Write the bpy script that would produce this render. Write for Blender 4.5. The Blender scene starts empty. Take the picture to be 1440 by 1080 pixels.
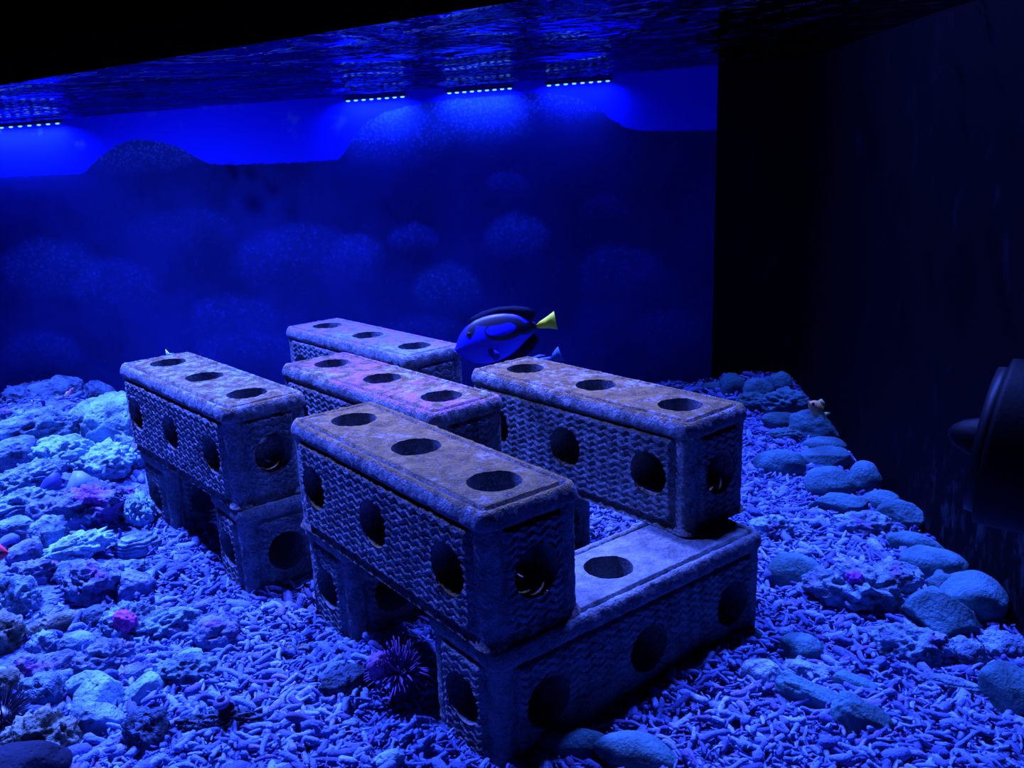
import bpy, bmesh, math, random
import numpy as np
from mathutils import Vector, Matrix

sc = bpy.context.scene
COL = sc.collection
rnd = random.Random(7)
rng = np.random.default_rng(11)

# ------------------------------------------------------------------ camera
FPX, PITCH, ROLL, CZ = 1221.4, -0.26424, -0.0407, 0.72769
cr, sr = math.cos(ROLL), math.sin(ROLL)
F = Vector((0, math.cos(PITCH), math.sin(PITCH)))
U0 = Vector((0, -math.sin(PITCH), math.cos(PITCH)))
R0 = Vector((1, 0, 0))
RV = R0 * cr + U0 * sr
UV = U0 * cr - R0 * sr
cam_d = bpy.data.cameras.new('camera')
cam = bpy.data.objects.new('camera', cam_d)
COL.objects.link(cam)
cam_d.sensor_width = 36.0
cam_d.lens = 36.0 * FPX / 1440.0
cam_d.clip_start = 0.02
M = Matrix((RV, UV, -F)).transposed().to_4x4()
M.translation = (0, 0, CZ)
cam.matrix_world = M
sc.camera = cam

# ------------------------------------------------------------------ world, exposure
w = bpy.data.worlds.new('dark_room'); sc.world = w
w.use_nodes = True
bg = w.node_tree.nodes['Background']
bg.inputs[0].default_value = (0.02, 0.03, 0.30, 1)
bg.inputs[1].default_value = 0.015
sc.view_settings.view_transform = 'Standard'
sc.view_settings.look = 'None'
sc.view_settings.gamma = 1.0
sc.view_settings.use_curve_mapping = False
sc.view_settings.exposure = 0.0
sc.cycles.use_denoising = True
sc.cycles.sample_clamp_indirect = 4.0
sc.cycles.max_bounces = 7
sc.cycles.transparent_max_bounces = 12
sc.cycles.caustics_reflective = False

# ------------------------------------------------------------------ aquarium lamps above the water
BLUE = (0.070, 0.130, 1.0)
def area(name, loc, target, sx, sy, power, color=BLUE, spread=math.pi):
    d = bpy.data.lights.new(name, 'AREA')
    d.shape = 'RECTANGLE'; d.size = sx; d.size_y = sy; d.energy = power; d.color = color; d.spread = spread
    o = bpy.data.objects.new(name, d); COL.objects.link(o)
    o.location = loc
    o.rotation_euler = (Vector(target) - Vector(loc)).to_track_quat('-Z', 'Y').to_euler()
    return o
def aim_long(o, d, along):
    z = -Vector(d).normalized(); x = Vector(along).normalized(); y = z.cross(x).normalized(); x = y.cross(z)
    o.rotation_euler = Matrix((x, y, z)).transposed().to_euler()
SPR = math.radians(74)
area('reef_lamp_reef_side_offscreen', (-1.20, 1.90, 2.30), (-0.90, 1.42, 0), 0.20, 0.08, 115, BLUE, SPR)
area('reef_lamp_middle_offscreen', (-0.25, 2.10, 2.30), (-0.12, 1.22, 0), 0.20, 0.08, 50, BLUE, SPR)
area('reef_lamp_wall_side_offscreen', (0.60, 2.05, 2.30), (0.42, 1.28, 0), 0.20, 0.08, 28, BLUE, math.radians(64))
sd = bpy.data.lights.new('white_lamp_middle_offscreen', 'SPOT'); sd.energy = 110; sd.color = (1.0, .80, .42); sd.spot_size = math.radians(25); sd.spot_blend = 1.0; sd.shadow_soft_size = .05
so = bpy.data.objects.new('white_lamp_middle_offscreen', sd); COL.objects.link(so)
so.location = (-.25, 2.10, 2.3); so.rotation_euler = (Vector((-.05, 1.42, .34)) - Vector(so.location)).to_track_quat('-Z', 'Y').to_euler()

# ------------------------------------------------------------------ helpers
def pix(u, v):
    return F + RV * ((u - 720) / FPX) - UV * ((v - 540) / FPX)
def on_z(u, v, z):
    d = pix(u, v); t = (z - CZ) / d.z
    return Vector((0, 0, CZ)) + d * t
def at_depth(u, v, dep):
    return Vector((0, 0, CZ)) + pix(u, v) * dep
def depth_of(p):
    return (Vector(p) - Vector((0, 0, CZ))).dot(F)

_perm = np.random.default_rng(3).permutation(256)
_perm = np.concatenate([_perm, _perm, _perm])
_grad = np.random.default_rng(4).normal(size=(256, 3)); _grad /= np.linalg.norm(_grad, axis=1)[:, None]
def perlin(p):
    p = np.asarray(p, float)
    i = np.floor(p).astype(int); f = p - i; i &= 255
    s = f * f * f * (f * (f * 6 - 15) + 10)
    out = 0
    for dx in (0, 1):
        for dy in (0, 1):
            for dz in (0, 1):
                h = _perm[_perm[_perm[i[:, 0] + dx] + i[:, 1] + dy] + i[:, 2] + dz]
                g = _grad[h]
                dot = g[:, 0] * (f[:, 0] - dx) + g[:, 1] * (f[:, 1] - dy) + g[:, 2] * (f[:, 2] - dz)
                wx = s[:, 0] if dx else 1 - s[:, 0]
                wy = s[:, 1] if dy else 1 - s[:, 1]
                wz = s[:, 2] if dz else 1 - s[:, 2]
                out = out + dot * wx * wy * wz
    return out * 1.5

def mesh(name, verts, faces, smooth=True):
    me = bpy.data.meshes.new(name)
    me.from_pydata([tuple(v) for v in verts], [], [tuple(f) for f in faces])
    if smooth:
        me.polygons.foreach_set('use_smooth', np.ones(len(me.polygons), bool))
    me.update()
    return me
def mesh_np(name, V, Fq, smooth=True):
    V = np.asarray(V, np.float32); Fq = np.asarray(Fq, np.int32)
    n, k = Fq.shape
    me = bpy.data.meshes.new(name)
    me.vertices.add(len(V)); me.vertices.foreach_set('co', V.ravel())
    me.loops.add(n * k); me.loops.foreach_set('vertex_index', Fq.ravel())
    me.polygons.add(n)
    me.polygons.foreach_set('loop_start', np.arange(0, n * k, k, dtype=np.int32))
    me.polygons.foreach_set('loop_total', np.full(n, k, np.int32))
    if smooth:
        me.polygons.foreach_set('use_smooth', np.ones(n, bool))
    me.update(calc_edges=True)
    return me
def obj(name, me, mat=None, parent=None, loc=(0, 0, 0), rot=(0, 0, 0)):
    o = bpy.data.objects.new(name, me); COL.objects.link(o)
    if mat and not me.materials: me.materials.append(mat)
    o.location = loc; o.rotation_euler = rot
    if parent: o.parent = parent
    return o
def empty(name, loc=(0, 0, 0), rot=(0, 0, 0)):
    o = bpy.data.objects.new(name, None); COL.objects.link(o)
    o.location = loc; o.rotation_euler = rot; o.empty_display_size = 0.05
    return o
def tag(o, label, cat, group=None, kind=None):
    o['label'] = label
    if cat: o['category'] = cat
    if group: o['group'] = group
    if kind: o['kind'] = kind
    return o

# ------------------------------------------------------------------ material helpers
class NT:
    def __init__(self, name):
        self.m = bpy.data.materials.new(name); self.m.use_nodes = True
        self.t = self.m.node_tree; self.n = self.t.nodes; self.n.clear()
        self.out = self.n.new('ShaderNodeOutputMaterial')
    def link(self, a, b): self.t.links.new(a, b)
    def put(self, sock, v):
        if v is None: return
        if hasattr(v, 'is_linked') or hasattr(v, 'links'): self.link(v, sock)
        else: sock.default_value = v
    def math(self, op, a, b=None, c=None, clamp=False):
        n = self.n.new('ShaderNodeMath'); n.operation = op; n.use_clamp = clamp
        self.put(n.inputs[0], a); self.put(n.inputs[1], b); self.put(n.inputs[2], c)
        return n.outputs[0]
    def noise(self, vec, scale, detail=4, rough=.55, dist=0):
        n = self.n.new('ShaderNodeTexNoise'); self.put(n.inputs['Vector'], vec)
        n.inputs['Scale'].default_value = scale; n.inputs['Detail'].default_value = detail
        n.inputs['Roughness'].default_value = rough; n.inputs['Distortion'].default_value = dist
        return n.outputs['Fac']
    def voro(self, vec, scale, feature='F1', out='Distance'):
        n = self.n.new('ShaderNodeTexVoronoi'); n.feature = feature; self.put(n.inputs['Vector'], vec)
        n.inputs['Scale'].default_value = scale
        return n.outputs[out]
    def ramp(self, fac, pts):
        n = self.n.new('ShaderNodeValToRGB'); self.put(n.inputs[0], fac)
        e = n.color_ramp.elements
        while len(e) > 1: e.remove(e[-1])
        for i, (p, c) in enumerate(pts):
            if i == 0: e[0].position = p
            else: e.new(p)
            e[i].color = (*c, 1) if len(c) == 3 else c
        return n.outputs[0]
    def step(self, v, lo, hi):
        n = self.n.new('ShaderNodeMapRange'); n.interpolation_type = 'SMOOTHSTEP'
        self.put(n.inputs[0], v); n.inputs[1].default_value = lo; n.inputs[2].default_value = hi
        return n.outputs[0]
    def mix(self, fac, a, b, mode='MIX'):
        n = self.n.new('ShaderNodeMix'); n.data_type = 'RGBA'; n.blend_type = mode
        self.put(n.inputs[0], fac)
        self.put(n.inputs[6], (*a, 1) if isinstance(a, tuple) else a)
        self.put(n.inputs[7], (*b, 1) if isinstance(b, tuple) else b)
        return n.outputs[2]
    def bump(self, h, strength, dist):
        n = self.n.new('ShaderNodeBump'); n.inputs['Strength'].default_value = strength
        n.inputs['Distance'].default_value = dist; self.put(n.inputs['Height'], h)
        return n.outputs[0]
    def pos(self): return self.n.new('ShaderNodeNewGeometry').outputs['Position']
    def objc(self): return self.n.new('ShaderNodeTexCoord').outputs['Object']
    def principled(self, color, rough=.8, normal=None, spec=.3):
        n = self.n.new('ShaderNodeBsdfPrincipled')
        self.put(n.inputs['Base Color'], (*color, 1) if isinstance(color, tuple) else color)
        self.put(n.inputs['Roughness'], rough); n.inputs['Specular IOR Level'].default_value = spec
        if normal: self.link(normal, n.inputs['Normal'])
        self.link(n.outputs[0], self.out.inputs[0])
        return n

def plain(name, color, rough=.7, spec=.3, noise=None):
    t = NT(name)
    if noise:
        n = t.noise(t.objc(), noise[0], 5)
        c = t.mix(t.step(n, .3, .7), tuple(x * noise[1] for x in color), color)
        t.principled(c, rough, t.bump(n, .5, noise[2] if len(noise) > 2 else .002), spec)
    else:
        t.principled(color, rough, None, spec)
    return t.m

def rock_mat(name, dark, light, accent=None, acc_amt=.5, scale=22, bump=.004, fine=120, pits=.55):
    dark = tuple(x * k for x, k in zip(dark, (.30, .42, .42))); light = tuple(x * k for x, k in zip(light, (.42, .64, .66))); bump *= 1.8
    accent = tuple(x * .6 for x in accent) if accent else None
    t = NT(name); p = t.pos()
    n1 = t.noise(p, scale, 6, .62); n2 = t.noise(p, fine, 4, .6)
    c = t.mix(t.step(n1, .32, .68), dark, light)
    if accent:
        n3 = t.noise(p, scale * .55, 3)
        c = t.mix(t.step(n3, 1 - acc_amt, 1 - acc_amt + .12), c, accent)
    v = t.math('SUBTRACT', 1.0, t.step(t.voro(p, fine * .7), .0, .38))
    h = t.math('ADD', t.math('MULTIPLY', n2, 1.0), t.math('ADD', n1, t.math('MULTIPLY', v, -pits)))
    t.principled(c, .85, t.bump(h, .9, bump), .2)
    return t.m

M_COBBLE = rock_mat('cobble_stone', (.09, .20, .22), (.17, .32, .34), None, 0, 14, .0025, 170, .10)
M_LIVE = rock_mat('live_rock', (.18, .22, .34), (.50, .58, .78), (.30, .16, .50), .36, 20, .006, 80)
M_PURP = rock_mat('purple_live_rock', (.12, .12, .24), (.40, .36, .62), (.38, .12, .52), .46, 24, .006, 85)
M_PALE = rock_mat('pale_coral_rock', (.40, .52, .66), (.68, .86, .95), None, 0, 16, .004, 110)
M_BROWN = rock_mat('brown_crusted_rock', (.20, .15, .10), (.52, .42, .32), (.30, .28, .34), .4, 26, .005, 110)
M_DARK = rock_mat('dark_rock', (.05, .06, .09), (.16, .18, .26), None, 0, 26, .006, 100)

# ------------------------------------------------------------------ tank geometry
ZW = 0.917
_c2 = Vector((0.601, 2.525, 0)); _q = on_z(0, 566, .03); _d = pix(0, 178); _t = _q.y / _d.y
ZL = CZ + _d.z * _t            # the waterline at the far end of the mural
TILT = (ZW - ZL) / (Vector((_q.x, _q.y, 0)) - _c2).length
def zwater(x, y): return ZW - TILT * ((x - .601) * BACK_DIR.x + (y - 2.525) * BACK_DIR.y)
CORNER = Vector((0.601, 2.525, 0))
_w = on_z(1112, 549, .03); CORNER2 = Vector((_w.x, _w.y, 0))
_w = on_z(1440, 884, .03); _rd = Vector((_w.x, _w.y, 0)) - CORNER2
_w = on_z(0, 566, .03); BACK_L = CORNER + (Vector((_w.x, _w.y, 0)) - CORNER) * 1.35
FRONT_R = CORNER2 + _rd * ((CORNER2.y + .25) / -_rd.y)
FRONT_L = Vector((BACK_L.x, 2.3, 0))
BACK_DIR = (BACK_L - CORNER).normalized()
BACK_N = Vector((BACK_DIR.y, -BACK_DIR.x, 0))
if BACK_N.y > 0: BACK_N = -BACK_N

def bilerp(s, t):   # s: right->left, t: front->back
    a = np.outer(1 - s, FRONT_R[:2]) + np.outer(s, FRONT_L[:2])
    b = np.outer(1 - s, CORNER2[:2]) + np.outer(s, BACK_L[:2])
    return a * (1 - t)[:, None] + b * t[:, None]
def gauss(x, y, cx, cy, sx, sy): return np.exp(-((x - cx) / sx) ** 2 - ((y - cy) / sy) ** 2)
def ground(x, y):
    x = np.atleast_1d(np.asarray(x, float)); y = np.atleast_1d(np.asarray(y, float))
    z = 0.020 + 0.165 * gauss(x, y, -1.16, 1.98, .30, .34) + 0.04 * gauss(x, y, -.95, 1.5, .22, .35)
    z = z + .05 * gauss(x, y, .74, 2.35, .14, .28)
    q = np.stack([x * 5, y * 5, np.zeros_like(x)], 1)
    z = z + .009 * perlin(q) + .004 * perlin(q * 3.1)
    return z
def gz(x, y): return float(ground(x, y)[0])
def on_ground(u, v, off=0.0):
    z = .03
    for _ in range(25):
        p = on_z(u, v, z + off); z = .5 * z + .5 * gz(p.x, p.y)
    p = on_z(u, v, z + off)
    return p

# floor
NS, NTT = 220, 220
ss, tt = np.meshgrid(np.linspace(0, 1, NS) ** 1.4, np.linspace(0, 1, NTT), indexing='ij')
XY = bilerp(ss.ravel(), tt.ravel())
Vf = np.column_stack([XY, ground(XY[:, 0], XY[:, 1])])
idx = np.arange(NS * NTT).reshape(NS, NTT)
Fq = np.stack([idx[:-1, :-1], idx[:-1, 1:], idx[1:, 1:], idx[1:, :-1]], -1).reshape(-1, 4)
t = NT('coral_sand'); p = t.pos()
v = t.voro(p, 130); n = t.noise(p, 60, 5)
c = t.mix(t.step(n, .3, .7), (.06, .10, .24), (.12, .18, .38))
t.principled(c, .9, t.bump(t.math('SUBTRACT', n, v), 1.0, .006), .2)
floor = obj('floor', mesh_np('floor', Vf, Fq[:, ::-1]), t.m)
tag(floor, 'sandy tank bed under the coral rubble', None, kind='structure')

def wall_mesh(name, a, b, z0, z1, th, nrm):
    a = Vector(a); b = Vector(b); n = Vector(nrm) * -th
    V = [a + Vector((0, 0, z0)), b + Vector((0, 0, z0)), b + Vector((0, 0, z1)), a + Vector((0, 0, z1))]
    V += [q + n for q in V]
    me = mesh(name, V, [(0, 1, 2, 3), (5, 4, 7, 6), (4, 0, 3, 7), (1, 5, 6, 2), (3, 2, 6, 7), (4, 5, 1, 0)], False)
    uv = me.uv_layers.new(name='wall')
    L = (b - a).length
    for lp in me.loops:
        co = me.vertices[lp.vertex_index].co
        uv.data[lp.index].uv = ((co - a).dot((b - a).normalized()), co.z)
    return me

# ---- back wall with the printed reef mural (u = metres from the corner, v = height)
def wall_uv(u, v):
    d = pix(u, v); o = Vector((0, 0, CZ)); k = (CORNER - o).dot(BACK_N) / d.dot(BACK_N)
    q = o + d * k
    return (q - CORNER).dot(BACK_DIR), q.z
def mural():
    t = NT('reef_mural_print')
    uvn = t.n.new('ShaderNodeUVMap'); uvn.uv_map = 'wall'; uvv = uvn.outputs[0]
    sp = t.n.new('ShaderNodeSeparateXYZ'); t.link(uvv, sp.inputs[0]); X, Z = sp.outputs[0], sp.outputs[1]
    pts = [(1010, 182), (960, 184), (900, 183), (878, 178), (858, 166), (838, 148), (812, 136), (770, 130), (700, 134), (640, 139), (580, 147),
           (540, 158), (515, 172), (498, 190), (486, 212), (478, 224), (440, 227), (400, 229), (362, 230), (320, 231), (297, 231), (280, 224), (255, 208), (225, 199),
           (195, 195), (165, 203), (140, 220), (118, 243), (60, 246), (0, 248)]
    W = [wall_uv(*q) for q in pts]
    umax = 2.8; z0, z1 = .55, 1.0
    fc = t.n.new('ShaderNodeFloatCurve'); cu = fc.mapping.curves[0]
    P = sorted([(min(1, max(0, a / umax)), (b - z0) / (z1 - z0)) for a, b in W]) + [(1.0, (W[-1][1] - z0) / (z1 - z0))]
    cu.points[0].location = (0, P[0][1]); cu.points[1].location = P[-1]
    for q in P[:-1]: cu.points.new(*q)
    for q in cu.points: q.handle_type = 'VECTOR'
    fc.mapping.update()
    t.put(fc.inputs['Value'], t.math('DIVIDE', X, umax))
    top = t.math('MULTIPLY_ADD', fc.outputs[0], z1 - z0, z0)
    jag = t.math('MULTIPLY', t.math('SUBTRACT', t.noise(uvv, 45, 4, .7), .5), .016)
    dep = t.math('SUBTRACT', t.math('ADD', top, jag), Z)          # depth below the printed reef outline
    reef = t.step(dep, -.002, .004)
    # open water printed above; pale wisps mixed in high up, away from the corner
    sea = t.mix(t.step(t.noise(uvv, 2.5, 2), .3, .7), (.01, .03, .92), (.01, .03, 1.0))
    cl = t.step(t.noise(uvv, 13, 3), .55, .75)
    band = t.math('MULTIPLY', t.step(t.math('SUBTRACT', Z, top), .05, .09), t.math('MULTIPLY', cl, t.step(X, .9, 1.3)))
    sea = t.mix(t.math('MULTIPLY', band, .5), sea, (.30, .62, 1.0))
    # reef: hazy deep blue with coral heads
    hz = t.noise(uvv, 3.2, 4, .6)
    base = t.mix(t.step(hz, .3, .7), (.005, .016, .11), (.010, .028, .21))
    pol = t.math('MULTIPLY', t.math('SUBTRACT', 1.0, t.step(t.voro(uvv, 85), .05, .7)), t.step(t.noise(uvv, 60, 5, .7), .35, .7))
    pol2 = t.math('SUBTRACT', 1.0, t.step(t.voro(uvv, 110), .10, .6))
    fuzz = t.math('MULTIPLY', t.noise(uvv, 130, 3, .7), pol2)
    col = t.mix(t.math('MULTIPLY', t.step(t.noise(uvv, 20, 4), .45, .75), t.math('MULTIPLY', pol, .55)), base, (.025, .065, .38))
    wob = t.math('MULTIPLY', t.math('SUBTRACT', t.noise(uvv, 14, 3), .5), .5)
    def head(u, v, w, h, colr, amt, tex):
        nonlocal col
        cx, cz = wall_uv(u, v); ex = abs(wall_uv(u + w, v)[0] - cx); ez = abs(wall_uv(u, v - h)[1] - cz)
        a = t.math('DIVIDE', t.math('SUBTRACT', X, cx), ex); b = t.math('DIVIDE', t.math('SUBTRACT', Z, cz), ez)
        r = t.math('ADD', t.math('SQRT', t.math('ADD', t.math('MULTIPLY', a, a), t.math('MULTIPLY', b, b))), wob)
        m = t.math('SUBTRACT', 1.0, t.step(r, .72, 1.05))
        lit = t.step(b, -.9, .6)
        m = t.math('MULTIPLY', t.math('MULTIPLY', m, lit), t.math('MULTIPLY', t.math('ADD', t.math('MULTIPLY', tex, .8), .25), amt))
        col = t.mix(m, col, colr)
    cA = (.07, .24, .90); cB = (.06, .14, .80)
    for a in [(725, 338, 50, 42, cA, .75, pol), (582, 338, 38, 26, cB, .7, pol), (632, 410, 52, 44, cA, .55, pol), (430, 368, 110, 58, cB, .5, pol), (505, 360, 42, 36, cB, .45, pol),
              (70, 388, 80, 58, cA, .45, pol), (165, 410, 70, 50, cB, .4, pol), (870, 385, 70, 46, cB, .5, pol), (850, 300, 40, 30, cB, .3, pol), (712, 262, 34, 24, cB, .45, pol), (330, 450, 70, 40, cB, .35, pol),
              (60, 500, 60, 40, cB, .35, pol), (350, 500, 90, 40, cB, .28, pol), (600, 470, 60, 30, cB, .3, pol), (940, 470, 60, 40, cB, .25, pol), (260, 330, 90, 40, cB, .2, pol),
              (640, 170, 120, 60, (.10, .34, .80), 1.0, fuzz), (760, 150, 120, 50, (.05, .12, .55), .9, pol2), (560, 195, 80, 60, (.05, .14, .45), .9, pol2), (200, 222, 80, 34, (.06, .16, .55), .9, pol2), (860, 185, 60, 34, (.02, .03, .14), .7, pol2)]:
        head(*a)
    fin = t.mix(reef, sea, col)
    t.principled(fin, .75, None, .15)
    return t.m
M_MURAL = mural()
wb = obj('wall_back', wall_mesh('wall_back', CORNER, BACK_L, -.02, 1.15, .05, BACK_N), M_MURAL)
tag(wb, 'back wall printed with a blue reef mural', None, kind='structure')

# ---- right wall, near black with faint algae smears
t = NT('black_tank_wall'); p = t.pos()
mp = t.n.new('ShaderNodeMapping'); t.link(p, mp.inputs[0]); mp.inputs['Scale'].default_value = (7, 7, 3.6)
n = t.noise(mp.outputs[0], 2.4, 6, .65, .6)
c = t.mix(t.step(n, .56, .78), (.0016, .0016, .0035), (.008, .008, .015))
sp = t.n.new('ShaderNodeSeparateXYZ'); t.link(p, sp.inputs[0])
n2 = t.math('MULTIPLY', t.step(t.noise(mp.outputs[0], 5, 4, .7), .5, .7), t.math('MULTIPLY', t.step(sp.outputs[2], .30, .10), t.step(sp.outputs[1], 1.65, 1.35)))
c = t.mix(t.math('MULTIPLY', n2, .4), c, (.045, .055, .075))
t.principled(c, .7, None, .04)
RN = Vector(((FRONT_R - CORNER2).y, -(FRONT_R - CORNER2).x, 0)).normalized()
if RN.x > 0: RN = -RN
wr = obj('wall_right', wall_mesh('wall_right', CORNER2, FRONT_R, -.02, 1.15, .05, RN), t.m)
_cn = Vector(((CORNER2 - CORNER).y, -(CORNER2 - CORNER).x, 0)).normalized()
if _cn.y > 0: _cn = -_cn
wc = obj('wall_corner', wall_mesh('wall_corner', CORNER, CORNER2, -.02, 1.15, .05, _cn), t.m)
tag(wc, 'short black wall piece between the mural and the side wall', None, kind='structure')
tag(wr, 'black side wall of the tank with faint algae smears', None, kind='structure')

# ---- black header beam of the viewing window
HB = 0.775
k = (HB - CZ) / (0.82 - CZ)
h0 = Vector((-0.577, 1.064, 0)) * k; h1 = Vector((0.029, 0.608, 0)) * k
hd = (h1 - h0).normalized(); hn = Vector((-hd.y, hd.x, 0))
if hn.y < 0: hn = -hn
a = h0 - hd * 2.2; b = h1 + hd * 0.62
hv = []
for q in (a, b):
    for off, z in ((0, HB + .004), (-.004, HB), (-.07, HB), (-.07, 1.25), (0, 1.25)):
        hv.append(q + hn * off + Vector((0, 0, z)))
hf = [(0, 1, 2, 3, 4), (9, 8, 7, 6, 5)] + [(i, i + 5, (i + 1) % 5 + 5, (i + 1) % 5) for i in range(5)]
hb = obj('trim_1', mesh('trim_1', hv, hf, False), plain('black_header', (.0008, .0008, .0014), 1.0, .0))
tag(hb, 'black beam along the top of the viewing window', None, kind='structure')

# ---- water surface seen from below
t = NT('water_surface'); p = t.pos()
mp = t.n.new('ShaderNodeMapping'); t.link(p, mp.inputs[0])
mp.inputs['Rotation'].default_value = (0, 0, math.atan2(BACK_DIR.y, BACK_DIR.x)); mp.inputs['Scale'].default_value = (1, 1, 1)
n = t.noise(mp.outputs[0], 6, 2, .5, .6)
n2 = t.noise(mp.outputs[0], 19, 2, .5, .4)
h = t.math('ADD', n, t.math('MULTIPLY', n2, .25))
nb = t.bump(h, 1.0, .10)
fr = t.n.new('ShaderNodeFresnel'); fr.inputs['IOR'].default_value = 1.12; t.link(nb, fr.inputs['Normal'])
tr = t.n.new('ShaderNodeBsdfTransparent'); tr.inputs[0].default_value = (.85, .92, 1, 1)
gl = t.n.new('ShaderNodeBsdfGlossy'); gl.inputs['Color'].default_value = (.25, .28, .32, 1); gl.inputs['Roughness'].default_value = .05; t.link(nb, gl.inputs['Normal'])
mx = t.n.new('ShaderNodeMixShader'); t.link(fr.outputs[0], mx.inputs[0]); t.link(tr.outputs[0], mx.inputs[1]); t.link(gl.outputs[0], mx.inputs[2])
t.link(mx.outputs[0], t.out.inputs[0])
NS2 = 160
ss, tt = np.meshgrid(np.linspace(0, 1, NS2), np.linspace(0.0, 1, NS2), indexing='ij')
XY = bilerp(ss.ravel(), tt.ravel())
zz = zwater(XY[:, 0], XY[:, 1]) + .006 * perlin(np.column_stack([XY * 4.0, np.zeros(len(XY))])) * np.clip(1 - tt.ravel(), 0, 1) ** .3
idx = np.arange(NS2 * NS2).reshape(NS2, NS2)
Fq = np.stack([idx[:-1, :-1], idx[1:, :-1], idx[1:, 1:], idx[:-1, 1:]], -1).reshape(-1, 4)
ws = obj('water_surface', mesh_np('water_surface', np.column_stack([XY, zz]), Fq), t.m)
tag(ws, 'rippled water surface seen from below', None, kind='structure')
if ws.data.polygons[0].normal.z < 0: ws.data.flip_normals()

# ---- LED strips along the waterline of the back wall
def emis(name, c, s):
    t = NT(name); e = t.n.new('ShaderNodeEmission'); e.inputs[0].default_value = (*c, 1); e.inputs[1].default_value = s
    t.link(e.outputs[0], t.out.inputs[0]); return t.m
M_LED = emis('led_glow', (.10, .38, 1.0), 2.2)
M_STRIP = plain('strip_plastic', (.05, .06, .09), .4)
def box_mesh(name, sx, sy, sz, bev=0.0):
    bm = bmesh.new(); bmesh.ops.create_cube(bm, size=1)
    bmesh.ops.scale(bm, vec=(sx, sy, sz), verts=bm.verts)
    if bev: bmesh.ops.bevel(bm, geom=bm.edges[:], offset=bev, segments=2, affect='EDGES', profile=.6)
    me = bpy.data.meshes.new(name); bm.to_mesh(me); bm.free()
    return me
led_me = None
ang = math.atan2(BACK_DIR.y, BACK_DIR.x)
for (u0, u1, nl, lab, pw) in [(485, 572, 8, 'strip of blue LEDs over the steep slope of the big mural mound', 1.35),
                          (627, 722, 9, 'strip of blue LEDs over the crest of the big mural mound', 1.0),
                          (766, 860, 8, 'strip of blue LEDs where the big mural mound falls toward the corner', .7),
                          (-40, 90, 10, 'strip of blue LEDs over the open blue end of the mural', 2.6)]:
    def atw(u):
        vv = 178 - 81 * u / 1005
        return wall_uv(u, vv)[0]
    a, b = atw(u0), atw(u1); lo, hi = min(a, b), max(a, b)
    mid = CORNER + BACK_DIR * ((lo + hi) / 2) + BACK_N * .012
    root = empty('led_strip', (mid.x, mid.y, zwater(mid.x, mid.y) - .012), (0, math.atan(TILT), ang))
    tag(root, lab, 'light', 'waterline LED strips')
    me = box_mesh('housing', hi - lo, .012, .006, .001); obj('housing', me, M_STRIP, root, (0, 0, .007))
    if led_me is None:
        bm = bmesh.new(); bmesh.ops.create_icosphere(bm, subdivisions=2, radius=.0042)
        bmesh.ops.scale(bm, vec=(1.5, .9, .6), verts=bm.verts)
        led_me = bpy.data.meshes.new('led'); bm.to_mesh(led_me); bm.free()
    for i in range(nl):
        obj('led', led_me, M_LED, root, (-(hi - lo) / 2 + (hi - lo) * (i + .5) / nl, 0, .002))
    # the light this strip throws down the wall
    q = mid + BACK_N * .022
    aim_long(area('led_strip_light', (q.x, q.y, zwater(q.x, q.y) - .013), (q.x, q.y, 0), hi - lo, .012, pw, (.02, .05, 1.0), 2.7), (-BACK_N.x * .25, -BACK_N.y * .25, -1), BACK_DIR)
# ------------------------------------------------------------------ hollow concrete reef blocks
BL, BW, BH, RH = .50, .1505, .172, .034
HP, ZS = .1745, .0817
def loop_path(hx, hy, rc, step):
    """rounded rectangle: list of (x, y, nx, ny, side, s)"""
    out = []
    sides = [((hx, -hy + rc), (hx, hy - rc), (1, 0)), ((hx - rc, hy), (-hx + rc, hy), (0, 1)), ((-hx, hy - rc), (-hx, -hy + rc), (-1, 0)), ((-hx + rc, -hy), (hx - rc, -hy), (0, -1))]
    cen = [(hx - rc, hy - rc), (-hx + rc, hy - rc), (-hx + rc, -hy + rc), (hx - rc, -hy + rc)]
    for k, (a, b, n) in enumerate(sides):
        L = math.hypot(b[0] - a[0], b[1] - a[1]); m = int(round(L / step))
        for i in range(m + 1):
            f = i / m
            out.append((a[0] + (b[0] - a[0]) * f, a[1] + (b[1] - a[1]) * f, n[0], n[1], k, (f - .5) * L, L))
        a0 = math.atan2(n[1], n[0])
        for i in range(1, 6):
            an = a0 + i / 6 * math.pi / 2
            out.append((cen[k][0] + rc * math.cos(an), cen[k][1] + rc * math.sin(an), math.cos(an), math.sin(an), -1, 0, 1))
    return np.array(out)
def tube(center, ax, up, r, depth, seg=26, jit=0.0):
    ax = np.array(ax, float); up = np.array(up, float); sd = np.cross(ax, up)
    V = []; 
    for q in (0, .35, 1):
        for i in range(seg):
            an = 2 * math.pi * i / seg
            V.append(np.array(center) + (up * math.cos(an) + sd * math.sin(an)) * r + ax * depth * q)
    Fc = []
    for k in (0, 1):
        for i in range(seg):
            j = (i + 1) % seg
            Fc.append((k * seg + i, k * seg + j, (k + 1) * seg + j, (k + 1) * seg + i))
    return np.array(V), np.array(Fc)
def merge(parts):
    Vs, Fs, o = [], [], 0
    for V, Fc in parts:
        Vs.append(V); Fs.append(np.asarray(Fc) + o); o += len(V)
    return np.concatenate(Vs), np.concatenate(Fs)
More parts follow.
